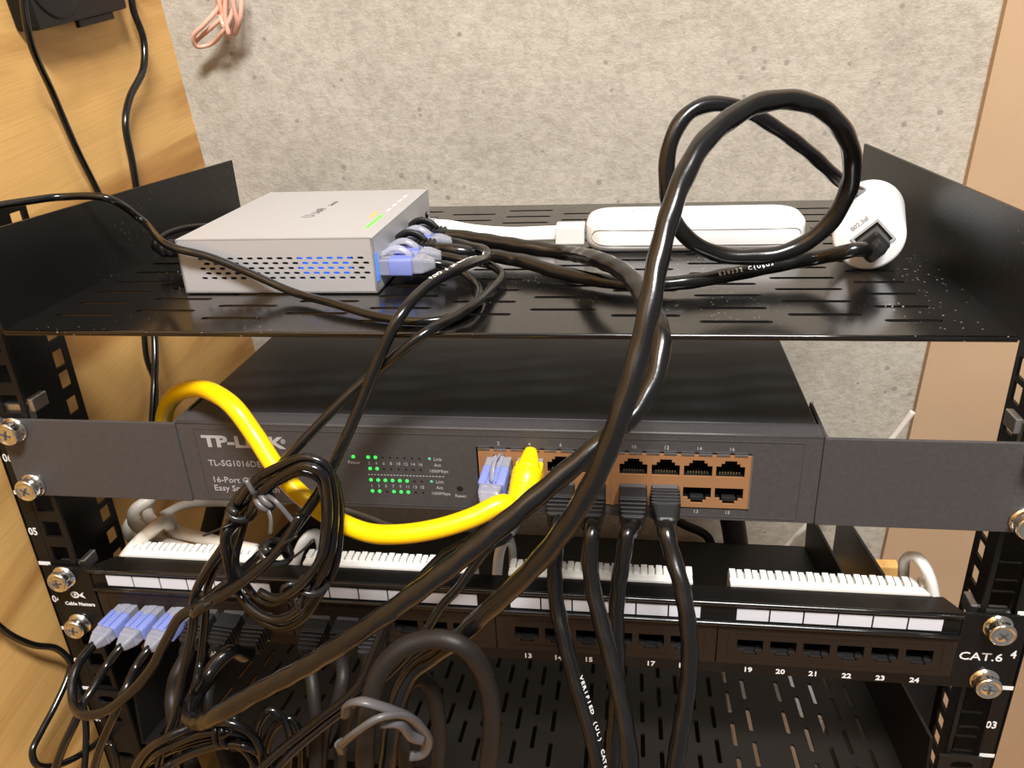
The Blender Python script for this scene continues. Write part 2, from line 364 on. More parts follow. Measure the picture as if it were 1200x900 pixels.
# port side: rim around the sockets
PY = [42.0 + 12.95 * i for i in range(8)]
fside = Fr((X1 - 1, 0, 0), (0, 1, 0), (0, 0, 1))
jack = lambda cy, cz: [(cy - 5.8, cz - 4), (cy + 5.8, cz - 4), (cy + 5.8, cz + 2), (cy + 3.6, cz + 2), (cy + 3.6, cz + 4.4), (cy - 3.6, cz + 4.4), (cy - 3.6, cz + 2), (cy - 5.8, cz + 2)]
mb.ext([rect(Y0, Y1, Z0, Z1 - .3)] + [jack(y, 196.5) for y in PY], 0, 1, fside)
case = build('case', mb, 'silver', sw)
build('interior', MB().box(X0 + 1.5, X1 - 13, Y0 + 9, Y1 - 2, Z0 + 1, Z1 - 4).box(X0 + 2, X1 - 2, Y0 + 6, Y1 - 2, Z0 + 1, Z0 + 3), 'dark', sw, None, 'dark inside seen through the vents')
build('inner_light', MB().box(X1 - 40, X1 - 14, Y0 + 8.2, Y0 + 9, Z0 + 6, Z0 + 15), 'bled', sw, None, 'blue glow behind the vents')
build('sockets', MB().ext([rect(Y0 + 4, Y1 - 2, Z0 + 3, Z1 - 6)] + [jack(y, 196.5) for y in PY], -11, -.2, Fr((X1 - .8, 0, 0), (0, 1, 0), (0, 0, 1))), 'deep', sw, None, 'black socket block')
build('status_light', MB().box(X1 - .1, X1 + .25, Y0 + 1.2, Y0 + 4.2, Z0 + 5, Z0 + 18), 'bled', sw, None, 'blue status light')
mb = MB()
ft = lambda x, y: Fr((x, y, Z1), (0, 1, 0), (-1, 0, 0))
mb.text('U', 8.5, ft(-97, 72), 'LEFT', .08, .02)
mb.text('UniFi', 6.2, ft(-96, 80), 'LEFT', .08, .10)
mb.text('Switch', 4.2, ft(-94.5, 99), 'LEFT', .08, .04)
build('logo', mb, 'inkdark', sw, case, 'dark grey logo lettering')
build('port_light', MB().box(-59.6, -57.6, 48, 75, Z1, Z1 + .15), 'gled', sw, case, 'green port lights')
build('port_light', MB().box(-64.3, -62.6, 70, 82, Z1, Z1 + .15), 'oled', sw, case, 'orange port lights')
mb = MB()
for k in range(4): mb.box(-59.2, -58, 84 + k * 11, 90 + k * 11, Z1, Z1 + .1)
build('port_marks', mb, 'ink', sw, case)

# ------------------------------------------------------------------ white adapter and white cylinder
ad = thing('white_adapter', 'long white rounded adapter lying on the shelf behind the thick cable loop', 'adapter', (97, 118, 185.5))
f = FRONT(0, 0, 0)
def pill(x0, x1, y0, y1, z0, z1, r, rr):
    """rounded box: stadium seen from above, softened edges"""
    mb = MB(); n = 10; rings = []
    prof = [(rr * (1 - math.sin(math.pi / 2 * k / 5)), z0 + rr * (1 - math.cos(math.pi / 2 * k / 5))) for k in range(6)]
    prof += [(rr * (1 - math.cos(math.pi / 2 * k / 5)), z1 - rr + rr * math.sin(math.pi / 2 * k / 5)) for k in range(6)]
    for ins, z in prof: rings.append([(a, b, z) for a, b in rrect(x0 + ins, x1 - ins, y0 + ins, y1 - ins, max(r - ins, .5), n)])
    m = len(rings[0]); vs = [Vector(p) for r_ in rings for p in r_]; fs = []
    for i in range(len(rings) - 1):
        for k in range(m): k2 = (k + 1) % m; fs.append((i * m + k, i * m + k2, (i + 1) * m + k2, (i + 1) * m + k))
    fs.append(tuple(range(m - 1, -1, -1))); fs.append(tuple((len(rings) - 1) * m + k for k in range(m)))
    mb.add(vs, fs, True); return mb
AX0, AX1, AY0, AY1, AZ0, AZ1 = 41.5, 153.5, 96.5, 137.0, 185.6, 201.8
body = build('case', pill(AX0, AX1, AY0, AY1, AZ0, AZ1, 15, 4.6), 'white', ad)
def front_y(x):
    d = min(x - AX0, AX1 - x); return AY0 - .05 + (15 - math.sqrt(max(0, 225 - (15 - d) ** 2)) if d < 15 else 0)
mb = MB(); pts = []
xs_ = [AX0 + 3.5, AX0 + 4.5, AX0 + 6, AX0 + 8, AX0 + 11, AX0 + 20, (AX0 + AX1) / 2, AX1 - 20, AX1 - 11, AX1 - 8, AX1 - 6, AX1 - 4.5, AX1 - 3.5]
pts = [V(x, front_y(x), z) for x, z in zip(xs_, [194, 196, 197, 197.6, 197.8, 197.8, 197.8, 197.8, 197.8, 197.6, 197, 196, 194])]
pts += [V(x, front_y(x), z) for x, z in zip(xs_[::-1], [193, 191.4, 190.6, 190.1, 189.9, 189.9, 189.9, 189.9, 189.9, 190.1, 190.6, 191.4, 193])]
mb.tube(pts + pts[:1], .28, 6, 1.5)
build('face_line', mb, 'seam', ad, body, 'thin rounded outline on the front face')
build('socket_mark', MB().ext([rrect(66, 77, 119, 127, 2), rrect(66.8, 76.2, 119.8, 127.6, 1.6)], AZ1 - .05, AZ1 + .12), 'inkpale', ad, body, 'small grey mark')
# white flat cord and its plug
fc = thing('flat_cable', 'white flat cord from the silver switch to the long white adapter', 'cable', V(20, 110, 190))
build('plug', MB().box(25.5, 40.8, 103, 116, 188.6, 198.2, bev=.7), 'nylon', fc, None, 'white plug at the adapter')
build('cord', MB().tube([V(30, 110, 193.5), V(20, 110, 193.4), V(0, 111, 192.8), V(-20, 111, 194.5), V(-33, 109, 197.5), V(-40, 107, 198.5)], 4.4, 12, 2, flat=.5), 'whiteflat', fc)
build('plug', MB().box(-6, 6, -4, 4, -4, 10, Fr(V(X1, PY[5] + 2, 197.5), (0, 1, 0), (0, 0, 1)), bev=.5), 'clear', fc, None, 'clear plug at the silver switch')

pe = thing('poe_adapter', 'white cylindrical power adapter leaning by the right shelf wall', 'adapter', (172, 85, 185.5))
c0 = V(171.5, 62, 201.7); c1 = at(1020, 246, z=203.5)
ax = (c0 - c1).normalized(); ln = (c1 - c0).length
fp = Fr(c0, ax.cross(V(0, 0, 1)) * -1, V(0, 0, 1)); fp = Fr(c0, fp.a, ax.cross(fp.a), ax); 
if fp.b.z < 0: fp = Fr(c0, -fp.a, -fp.b, ax)
R = 15.6
mb = MB().lathe([(R - 2, -ln), (R - .8, -ln + .4), (R - .2, -ln + 1.2), (R, -ln + 3), (R, -3), (R - .2, -1.2), (R - .8, -.3), (R - 1.8, 0), (5, 0)], fp, 48)
# face with a square socket opening, turned on its corner
t = math.radians(45); fq = Fr(fp(2.0, -.5, 0), fp.a * math.cos(t) + fp.b * math.sin(t), -fp.a * math.sin(t) + fp.b * math.cos(t), ax)
body = build('case', mb, 'white', pe)
build('socket_rim', MB().ext([rect(-7.2, 7.2, -6.2, 6.2), rect(-6.2, 6.2, -5.2, 5.2)], 0, .6, fq), 'seam', pe, body, 'grey socket rim')
build('socket', MB().box(-6.2, 6.2, -5.2, 5.2, .02, .25, fq), 'deep', pe, body, 'dark socket')
mb = MB().text('802.3af', 3.0, Fr(fq(0, 9.2, .05), fq.a, fq.b), 'CENTER', .1, .05)
for k in range(4):
    th = math.radians(118 + k * 5); p = fp(math.cos(th) * R, math.sin(th) * R, -18); n_ = (fp.a * math.cos(th) + fp.b * math.sin(th))
    mb.box(-6 + k * .6, 6, -.25, .25, 0, .12, Fr(p, -ax, ax.cross(n_), n_))
build('print', mb, 'inkpale', pe, body, 'small grey printing')

# ------------------------------------------------------------------ 16-port rack switch
tp = thing('network_switch', 'dark grey 16-port rack switch with long mounting ears and green lights', 'network switch', (0, 90, 89))
BT, BB = 132.9, 89.4
lid = MB().box(-146.6, 146.6, 9, 180, BB, BT - .4, bev=.6)
case = build('case', lid, 'slate_top', tp, None, 'dark lid and body')
op = rect(-3.0, 119.0, 95.2, 123.6)
mb = MB().ext([rect(-147, 147, BB, BT), op], -1.5, 1.2, Fr((0, 0, 0), (1, 0, 0), (0, 0, 1), c=(0, 1, 0)))
mb.box(-147, 147, -1.2, 9.5, BT - 1.2, BT + .1, bev=.4).box(-147, 147, -1.2, 9.5, BB, BB + 1).box(-147, -146, -1.2, 9.5, BB, BT).box(146, 147, -1.2, 9.5, BB, BT)
mb.ext([rrect(-139, 139.8, 90.9, 129.8, 1), rrect(-138.6, 139.4, 91.3, 129.4, .8)], 1.45, 1.75, FRONT())
mb.tube([V(-146.8, -.7, BT - .6), V(0, -.7, BT - .6), V(146.8, -.7, BT - .6)], .95, 14, 40).tube([V(-146.5, 9.4, BT + .0), V(0, 9.4, BT + .0), V(146.5, 9.4, BT + .0)], .35, 10, 40)
face = build('front_panel', mb, 'slate', tp)
for sx in (-1, 1):
    x0, x1 = sorted((sx * 147.5, sx * 241.3)); s0, s1 = sorted((sx * 147.2, sx * 148.7))
    mb = MB().box(x0, x1, -2.1, -.3, BB - .4, BT - .6, bev=.35).box(s0, s1, -2.0, 32, BB + 1, BT - .2, bev=.3)
    build('mounting_ear', mb, 'slate', tp)
for x, z in ((-232.5, 127), (-232.5, 95.25), (232.5, 127), (232.5, 95.25)): screw(tp, x, z, -2.1, random.uniform(-.8, .8))
# ports
PX = [7.5, 21.5, 35.5, 49.5, 67.7, 81.8, 95.8, 109.6]
up = lambda c: [(c - 6.1, 112), (c + 6.1, 112), (c + 6.1, 117.4), (c + 4, 117.4), (c + 4, 118.8), (c + 2.6, 118.8), (c + 2.6, 120.2), (c - 2.6, 120.2), (c - 2.6, 118.8), (c - 4, 118.8), (c - 4, 117.4), (c - 6.1, 117.4)]
dn = lambda c: [(x, 218.4 - z) for x, z in up(c)][::-1]
lo = [rect(-2, 118.2, 96, 122.7)] + [up(c) for c in PX] + [dn(c) for c in PX]
block = build('port_block', MB().ext(lo, 1.2, 2.1, FRONT()).box(57.9, 59.5, -2.5, -2, 96, 122.7), 'tan', tp, None, 'tan port frame')
build('sockets', MB().ext([rect(-2.4, 118.6, 95.6, 123)] + lo[1:], -12, 1.2, FRONT()).box(-2.4, 118.6, 12, 13, 95.6, 123), 'deep', tp, None, 'black sockets')
mb = MB()
for k in range(16): mb.box(-2 + k * 7.53, -2 + k * 7.53 + 5.6, -2.5, -1.2, 122.7, 123.4)
mb.box(118.2, 118.8, -2.5, -1.2, 96, 123.3)
build('shield_edge', mb, 'steel', tp, block, 'bright metal edge of the ports')
mb = MB()
for c in PX:
    for j in range(8): mb.box(c - 4.3 + j * 1.2, c - 3.9 + j * 1.2, 1, 5, 112.2, 112.9); mb.box(c - 4.3 + j * 1.2, c - 3.9 + j * 1.2, 1.2, 3, 105.3, 106)
build('contacts', mb, 'gold', tp, block, 'rows of gold contacts')
mb = MB()
for c in PX[6:]: mb.box(c - 3, c + 3, -1.6, 4, 99.2, 101.4, bev=.4)
build('latch_plate', mb, 'boot', tp, block)
Fy = -1.55
mb = MB()
mb.text('TP-LINK', 8.2, FRONT(-135.3, Fy, 122.6), 'LEFT', .12, .34, sx=1.36)
mb.text('\u00ae', 3.4, FRONT(-96.0, Fy, 123.6), 'LEFT', .12)
mb.text('TL-SG1016DE', 4.6, FRONT(-134.8, Fy, 110.9), 'LEFT', .12, .02)
mb.text('16-Port Gigabit', 4.6, FRONT(-134.8, Fy, 101.6), 'LEFT', .12, .02)
mb.text('Easy Smart Switch', 4.6, FRONT(-134.8, Fy, 96.9), 'LEFT', .12, .02)
build('lettering', mb, 'inkpale', tp, face, 'pale grey lettering')
mb = MB()
mb.text('Power', 2.3, FRONT(-61.4, Fy, 113.6), depth=.12).text('Reset', 2.3, FRONT(-11.9, Fy, 97.2), depth=.12)
for k in range(8):
    mb.text(str(2 + 2 * k), 2.2, FRONT(-54.2 + 3.5 * k, Fy, 113.5), depth=.12)
    mb.text(str(1 + 2 * k), 2.2, FRONT(-54.4 + 3.5 * k, Fy, 101.2), depth=.12)
for z in (116.5, 104.4): mb.text('Link', 2.3, FRONT(-23.2, Fy, z), 'LEFT', .12).text('Act', 2.3, FRONT(-23.2, Fy, z - 3.1), 'LEFT', .12).text('1000Mbps', 2.2, FRONT(-25.8, Fy, z - 6.3), 'LEFT', .12)
for k in range(24): mb.box(-55.5 + k * 1.55, -54.6 + k * 1.55, -1.7, -1.5, 107.2, 107.5)
build('legend', mb, 'inkpale', tp, face, 'small pale legend under the lights')
for k, c in enumerate(PX):
    for t_, z_ in ((2 * k + 2, 125.7), (2 * k + 1, 93.4)): build('port_number', MB().text(str(t_), 2.4, FRONT(c, Fy, z_), depth=.12), 'inkpale', tp, face, 'pale port number')
def dot(mb, x, z, r=.85, y=-1.5, h=.4): return mb.lathe([(r, 0), (r * .9, h * .6), (r * .5, h)], FRONT(x, y, z), 12)
for x, z in [(-61.5, 116.7), (-54.3, 116.7), (-50.8, 116.7), (-54.1, 110.6), (-50.7, 110.6)] + [(-54.4 + 3.5 * k, 104.4) for k in range(6)] + [(-54.4 + 3.5 * k, 98.3) for k in (0, 1, 3, 4, 5)]:
    build('indicator_light', dot(MB(), x, z), 'led', tp, face, 'lit green light')
mb = MB()
for z, r in ((116.7, range(2, 8)), (110.6, range(2, 8)), (104.4, range(6, 8)), (98.3, (2, 6, 7))):
    for k in r: dot(mb, -54.3 + 3.5 * k, z, .6, -1.5, .12)
dot(mb, -11.9, 101.2, 1.6, -1.5, .08)
build('unlit_lights', mb, 'dark', tp, face, 'unlit lights and reset hole')
build('legend_dots', dot(dot(MB(), -25.1, 116.6, .8, -1.5, .2), -25.2, 104.4, .8, -1.5, .2), 'teal', tp, face, 'teal legend dots')

# ------------------------------------------------------------------ patch panel
pp = thing('patch_panel', 'black 24-port patch panel with white label strips marked CAT.6', 'patch panel', (0, 15, 0))
JX = [g + 15.42 * k for g in (-201.0, -92.3, 16.3, 125.0) for k in range(6)]
mb = MB().box(-241.3, -217.5, -2, -.4, .6, 44.2, bev=.3).box(217.5, 241.3, -2, -.4, .6, 44.2, bev=.3)
mb.box(-218, 218, -1.4, -.2, 32, 44).box(-218, 218, -3.2, -.4, 41.6, 44.2, bev=.7).box(-218, 218, -3.4, -.4, 29.9, 32.6, bev=.9).box(-218, 218, -2, -.2, .6, 6.5)
mb.ext([[(-218, -2), (218, -2), (212, 9), (-208, 9)]], 43, 44.3)
mb.ext([rect(-218, 218, 5.8, 30.5)] + [rect(c - 6.4, c + 6.4, 11.5, 22.0) for c in JX], -.6, .2, FRONT())
pan = build('panel', mb, 'panel', pp)
build('edge_ridge', MB().tube([V(-217, -2.7, 43.5), V(0, -2.7, 43.5), V(217, -2.7, 43.5)], 1.15, 14, 40), 'jacket', pp, pan, 'glossy rounded ridge')
build('edge_ridge', MB().tube([V(-217, -2.9, 31.6), V(0, -2.9, 31.6), V(217, -2.9, 31.6)], 1.25, 14, 40), 'jacket', pp, pan, 'glossy rounded ridge')
for gi, g in enumerate((-201.0, -92.3, 16.3, 125.0)):
    x0, x1 = g - 15.4, g + 92.6
    js = [g + 15.42 * k for k in range(6)]
    hole = lambda c: [(c - 6.1, 14.4), (c - 3.4, 14.4), (c - 3.4, 12.3), (c + 3.4, 12.3), (c + 3.4, 14.4), (c + 6.1, 14.4), (c + 6.1, 21.5), (c - 6.1, 21.5)]
    mb = MB().ext([rrect(x0, x1, 6.2, 29.8, .5)] + [hole(c) for c in js], .4, 1.9, FRONT())
    fl = [rrect(g - 10.5, g + 87.6, 9.8, 25.8, .5), rrect(g - 10, g + 87.1, 10.3, 25.3, .4)]
    mb.ext(fl, 1.8, 2.15, FRONT())
    md = build('jack_module', mb, 'module', pp, None, 'dark six-jack module')
    mb = MB().ext([rect(g - 8, g + 85, 10, 23.5)] + [hole(c) for c in js], -12, .4, FRONT()).box(g - 8, g + 85, 12, 13, 10, 23.5)
    build('sockets', mb, 'deep', pp, md)
    mb = MB()
    for c in js: mb.box(c - 6.0, c - 2.6, -1.6, 0, 13.6, 15.2, bev=.2).box(c + 2.6, c + 6.0, -1.6, 0, 13.6, 15.2, bev=.2).box(c - 3, c + 3, -1.3, 3, 12.5, 13.4, bev=.2)
    build('jack_clips', mb, 'boot', pp, md)
    for k, c in enumerate(js):
        build('label_strip', MB().box(c - 7.4, c + 7.25, -1.9, -1.3, 33.4, 39.9), 'label', pp, None, 'blank white label')
    mb = MB()
    for k, c in enumerate(js): mb.text(str(gi * 6 + k + 1), 4.0, FRONT(c, -2.02, 3.0), depth=.12, bold=.10, sx=1.1)
    build('jack_numbers', mb, 'ink', pp, None, 'white jack numbers')
    xb0 = (-203.5, -102, 6.5, 115.3)[gi]; xb1 = xb0 + 91
    mb = MB().box(xb0, xb1, 9.2, 14, 30, 45.6, bev=.3)
    mb.box(xb0, xb1, 14, 21, 30, 44.2)
    for k in range(25):
        wv = 2.6 if k % 2 else 3.0; x = xb0 + .2 + k * 3.66
        if x + wv <= xb1 + .2: mb.box(x, x + wv, 13.8, 20, 44, 46.9 - .4 * (k % 2), bev=.25)
    build('punch_block', mb, 'punch', pp, None, 'white toothed wire block')
    build('circuit_board', MB().box(xb0 - 2, xb1 + 2, 2, 24, 26, 29.8), 'dark', pp)
build('lettering', MB().text('CAT.6', 6.4, FRONT(228.7, -2.02, 19.6), depth=.12, bold=.04, sx=1.12), 'ink', pp, pan, 'white CAT.6 lettering')
mb = MB().text('Cable Matters', 3.1, FRONT(-228.9, -2.02, 19.6), depth=.12, bold=.08)
mb.ext([[(2.6 * math.cos(t * .5236), 2.2 * math.sin(t * .5236)) for t in range(12)], [(1.6 * math.cos(t * .5236), 1.3 * math.sin(t * .5236)) for t in range(12)]], 0, .12, FRONT(-230.2, -2.02, 25.8))
dot(mb, -230.2, 25.8, .8, -2.02, .12)
mb.ext([[(0, 0), (3.2, 2.2), (2.2, 0), (3.4, -2.0), (.9, -1.0)]], 0, .12, FRONT(-227.8, -2.02, 25.8))
build('logo', mb, 'ink', pp, pan, 'white fish-like logo and maker name')
for x, z in ((-232.5, 38.1), (-232.5, 6.35), (232.5, 38.1), (232.5, 6.35)): screw(pp, x, z, -2.0, random.uniform(-.8, .8))
# nylon cable hoops behind the punch blocks
for i, pts in enumerate(([P(1096, 702, 11), P(1091, 680, 12), P(1083, 663, 14), P(1075, 653, 17), P(1066, 651, 20), P(1060, 657, 24), P(1059, 670, 27), P(1057, 694, 30)],
                         [P(343, 676, 11), P(348, 652, 12), P(356, 634, 14), P(363, 627, 17), P(370, 626, 20), P(375, 634, 24), P(376, 650, 27), P(376, 682, 30)],
                         [P(582, 684, 11), P(584, 656, 12), P(587, 642, 14), P(591, 634, 17), P(596, 633, 20), P(600, 640, 24), P(601, 655, 27), P(600, 688, 30)])):
    mb = MB().tube(pts, 3.0, 8, 1.5, flat=.7)
    build('cable_hoop', mb, 'nylon', pp, None, 'white nylon hoop')

# ------------------------------------------------------------------ lower vented shelf (sags towards the back)
ls = thing('vented_shelf', 'large black vented shelf with lengthwise slots at the bottom of the rack', 'shelf', (0, 0, -88))
TL = math.radians(9)
fl = Fr((0, 0, -85), (1, 0, 0), (0, math.cos(TL), -math.sin(TL)))
sl = []
for k in range(-27, 13):
    x = 76.5 + 10.7 * k
    if k in (7, -4, -15, -26): continue
    for j in range(-1, 7):
        yc = (90 if k % 2 == 0 else 76) + 29.5 * (j - 2)
        if 12 < yc < 290: sl.append(slot(x, yc, 21, 2.6, True, 3))
mb = MB().ext([rect(-219, 219, 0, 296)] + sl, -1.5, 0, fl)
mb.box(-219, 219, 294, 296, -16, 0, fl)
build('tray', mb, 'lower', ls, None, 'tray with rows of lengthwise slots')
for sx in (-1, 1):
    f2 = Fr(fl(sx * 220 - .8, 0, 0), (0, math.cos(TL), -math.sin(TL)), (0, math.sin(TL), math.cos(TL)))
    mb = MB().ext([[(0, -1.5), (296, -1.5), (296, 24), (285, 36), (0, 43)]], 0, 1.6, f2)
    build('side_wall', mb, 'lower', ls)
    x0, x1 = sorted((sx * 221.5, sx * 241.3))
    mb = MB().ext([[(x0, -133), (x1, -133), (x1, -45), (x0, -45)], slot(sx * 232.5, -51, 11, 6), slot(sx * 232.5, -66, 11, 6), slot(sx * 232.5, -96, 11, 6)], .4, 1.9, FRONT())
    build('mounting_ear', mb, 'lower', ls)
mb = MB()

# ------------------------------------------------------------------ cables
NONE = None
def frame(o, d, u):
    d = Vector(d).normalized(); u = Vector(u); u = (u - d * u.dot(d)).normalized(); return Fr(o, u.cross(d), u, d)   # a side, b latch side, c outwards
def clear_plug(T, o, d, u, arc=True):
    f = frame(o, d, u)
    p = build('plug', MB().box(-5.7, 5.7, -4, 3.2, -6, 6, f, bev=.5).box(-2.2, 2.2, 3.0, 4.0, -4, 6, f, bev=.3), 'clear', T, None, 'clear plug')
    build('sleeve', MB().box(-6.1, 6.1, -4.4, 3.7, 4, 15.5, f, bev=1.1, seg=3).box(-2.6, -1.9, 3.4, 4.7, 5, 15, f, bev=.3).box(1.9, 2.6, 3.4, 4.7, 5, 15, f, bev=.3), 'blue', T, p, 'translucent blue sleeve')
    mb = MB().box(-5.2, 5.2, -3.9, 3.9, 15, 21, f, bev=1.3, taper=.92).box(-4.9, 4.9, -3.7, 3.7, 20, 26, f, bev=1.3, taper=.5)
    for k in range(3):
        for a in (-2, 2): mb.box(a - 1.2, a + 1.2, 2.6 - k * .5, 4.0 - k * .7, 16.2 + k * 2.8, 17.6 + k * 2.8, f, bev=.4)
    build('boot', mb, 'clear', T, p, 'clear ribbed boot')
    if arc: build('latch', MB().tube([f(0, 3.0, -3), f(0, 5.2, 1), f(0, 7.4, 5), f(0, 7.6, 8.5), f(0, 5.8, 12), f(0, 3.6, 14.5)], 1.7, 8, 1.2, flat=.4), 'clear', T, p, 'clear latch')
    return f(0, 0, 22.5)
def boot_plug(T, o, d, u, color='boot', cl='smoke', ribs=True, hump=False):
    f = frame(o, d, u)
    p = build('plug', MB().box(-5.8, 5.8, -4, 3.4, -6, 4, f, bev=.4), cl, T)
    if color == 'yellow':
        mb = MB().box(-6.2, 6.2, -4.6, 3.6, 1, 12, f, bev=.8)
        mb.tube([f(.5, 8.2, -1.5), f(.4, 6.5, 2), f(0, 3.2, 8), f(-.6, .6, 14), f(-2, -.8, 21), f(-4, -1.5, 27)], lambda t: 2.6 + 3.9 * min(1, t * 2.6) - 1.9 * max(0, t - .45) / .55, 16, 1.2)
        for k in range(7): c_ = f(-.2 - k * .25, 2.6 - k * .62, 9 + k * 1.9); mb.tube([c_ - f.c * .35, c_ + f.c * .35], 6.75 - k * .17, 18, raw=True)
        build('boot', mb, color, T, p); return f(-3.4, -1.3, 24)
    if ribs:
        mb = MB().box(-6.2, 6.2, -4.8, 4.9, 1.5, 9, f, bev=.8)
        for k in range(5): s = 6.3 - k * .32; mb.box(-s, s, -s * .80, s * .84, 8.6 + k * 2.2, 10.2 + k * 2.2, f, bev=.5)
        mb.box(-4.6, 4.6, -3.7, 3.8, 8, 19.5, f, bev=.8)
    else:
        mb = MB().box(-6.2, 6.2, -5, 5.2, 1.5, 12, f, bev=1.2).box(-6.0, 6.0, -4.9, 5.1, 10, 20, f, bev=1.6, taper=.66)
        for k in range(5): mb.box(-6.35, 6.35, -5.15, 5.35, 3 + k * 1.9, 3.8 + k * 1.9, f, bev=.3)
    if hump: mb.tube([f(0, 3, -1), f(0, 6.5, 2), f(0, 8.4, 6), f(0, 7.4, 11), f(0, 4, 15)], 2.4, 8, 1.2, flat=.6)
    build('boot', mb, color, T, p, 'ribbed black boot' if color == 'boot' else None)
    return f(0, 0, 18)
def marks(T, par, pts, s0, text, size, face, r, gap=1.0):
    c = pts; L = 0; want = s0; i = 1; mb = MB(); face = Vector(face)
    for ch in text:
        while i < len(c) - 1 and L < want: L += (c[i] - c[i - 1]).length; i += 1
        if i >= len(c) - 1: break
        t = (c[i + 1] - c[i - 1]).normalized(); n = (face - t * face.dot(t)).normalized()
        if ch != ' ': mb.text(ch, size, Fr(c[i] + n * (r + .02), t, n.cross(t)), depth=.15, bold=.03)
        want += size * .72 * gap
    if mb.v: build('print', mb, 'ink', T, par, 'white jacket printing')
import numpy as np
REG = []                                                # centre lines already laid: (points, radii)
def settle(c, rad, ends, iters=14):
    """lay a cable against the ones already there: where it would cut through one it rides over (or under) it"""
    q = np.array([tuple(p) for p in c]); n = len(q); cam_ = np.array(CPOS)
    if REG:
        RP_ = np.concatenate([a for a, b in REG]); RR = np.concatenate([b for a, b in REG])
        w = np.ones(n); m = 7
        if ends[0]: w[:m] = np.linspace(0, 1, m)
        if ends[1]: w[-m:] = np.minimum(w[-m:], np.linspace(1, 0, m))
        k = np.exp(-.5 * (np.arange(-9, 10) / 4.0) ** 2)
        side = {}
        for _ in range(iters):
            lo_, hi_ = q.min(0) - 9, q.max(0) + 9; sel = ((RP_ > lo_) & (RP_ < hi_)).all(1)
            if not sel.any(): break
            A_, B_ = RP_[sel], RR[sel]
            d = np.linalg.norm(q[:, None] - A_[None], axis=2); gap = d - (rad[:, None] + B_[None] + .25); j = gap.argmin(1); g = gap[np.arange(n), j]
            if (g > -.05).all(): break
            ray = q - cam_; dep = np.linalg.norm(ray, axis=1); ray /= dep[:, None]
            sg = np.where(np.linalg.norm(A_[j] - cam_, axis=1) >= dep, -1.0, 1.0)
            need = np.where(g < 0, -g * .8, 0) * sg
            neg = np.array([(need[max(0, i - 9):i + 10] * k[max(0, 9 - i):max(0, 9 - i) + len(need[max(0, i - 9):i + 10])]).min() for i in range(n)])
            pos = np.array([(need[max(0, i - 9):i + 10] * k[max(0, 9 - i):max(0, 9 - i) + len(need[max(0, i - 9):i + 10])]).max() for i in range(n)])
            q += ray * ((np.maximum(pos, 0) + np.minimum(neg, 0)) * w)[:, None]
    REG.append((q.copy(), rad)); return [Vector(p) for p in q]
def cable(name, label, pts, r, m, start=None, end=None, group=None, lump=0, pitch=14, cat='cable', text=None, n=12):
    """start / end: (kind, mouth, direction, latch direction)"""
    T = thing(name, label, cat, pts[len(pts) // 2] if start is None else start[1], group)
    pts = list(pts)
    for e, flip in ((start, False), (end, True)):
        if not e: continue
        k, o, d, u = e; d = Vector(d).normalized()
        if k == 'clear': tip = clear_plug(T, o, d, u)
        elif k == 'clearflat': tip = clear_plug(T, o, d, u, False)
        elif k == 'black': tip = boot_plug(T, o, d, u)
        elif k == 'plain': tip = boot_plug(T, o, d, u, ribs=False)
        elif k == 'hump': tip = boot_plug(T, o, d, u, hump=True)
        elif k == 'yellow': tip = boot_plug(T, o, d, u, 'yellow', 'clear', False, True)
        add = [tip - d * 3, tip + d * 4]
        pts = pts + add[::-1] if flip else add + pts
    c = spline(pts, 2.0 if callable(r) or r > 2.5 else 1.6)
    rad = np.array([r(i / (len(c) - 1)) if callable(r) else r for i in range(len(c))]) * (1 + lump)
    pts = c = settle(c, rad, (start, end))
    mb = MB().tube(c, r, n, raw=True, lump=lump, pitch=pitch)
    if start is None and end is None:
        bpy.data.objects.remove(T['root']); T['root'] = None
        o = build(name, mb, m, T); o['label'] = label; o['category'] = cat
        if group: o['group'] = group
        if text: T['root'] = o; marks(T, None, pts, *text)
        return o
    j = build('jacket', mb, m, T)
    if text: marks(T, j, pts, *text)
    return T
SX = (1, 0, 0); FY = (0, -1, 0); UP = (0, 0, 1); DN = (0, 0, -1)
CAMD = (0, -.8, .6)
def sp(i): return V(X1, PY[i], 196.5)
RB = 3.7   # thick round cable
RT = 1.9   # slim cable
g_sw = 'cables plugged into the silver switch'
# slim cords from the silver switch
cable('network_cable', 'slim black cable looping from the silver switch across the shelf and off left',
      [Z(540, 318, 192), Z(555, 330, 188.5), Z(561, 345, 187.6), Z(548, 364, 187.6), Z(515, 375, 187.6), Z(478, 376, 187.6), Z(440, 370, 188), Z(395, 357, 189), P(340, 341, 21), P(290, 319, 25.5), P(245, 301, 26), P(200, 289, 27),
       at(165, 257, z=214), at(128, 233, z=227.5), at(70, 231, z=229), P(30, 236, 38), P(-15, 243, 20)], RT, 'thin', ('clear', sp(0), SX, UP), group=g_sw)
T2 = [Z(552, 289, 197), Z(568, 293, 198), Z(571, 301, 197), P(545, 311, 10), P(500, 336, -10), P(468, 372, -26), P(442, 425, -32), P(424, 470, -36), P(400, 525, -42), P(375, 575, -48), P(350, 612, -52), P(322, 648, -56), P(290, 678, -60),
      P(245, 706, -62), P(212, 722, -62), P(196, 748, -62), P(176, 785, -64), P(150, 814, -66), P(122, 834, -66), P(98, 838, -64), P(86, 824, -54), P(85, 800, -46), P(92, 778, -38)]
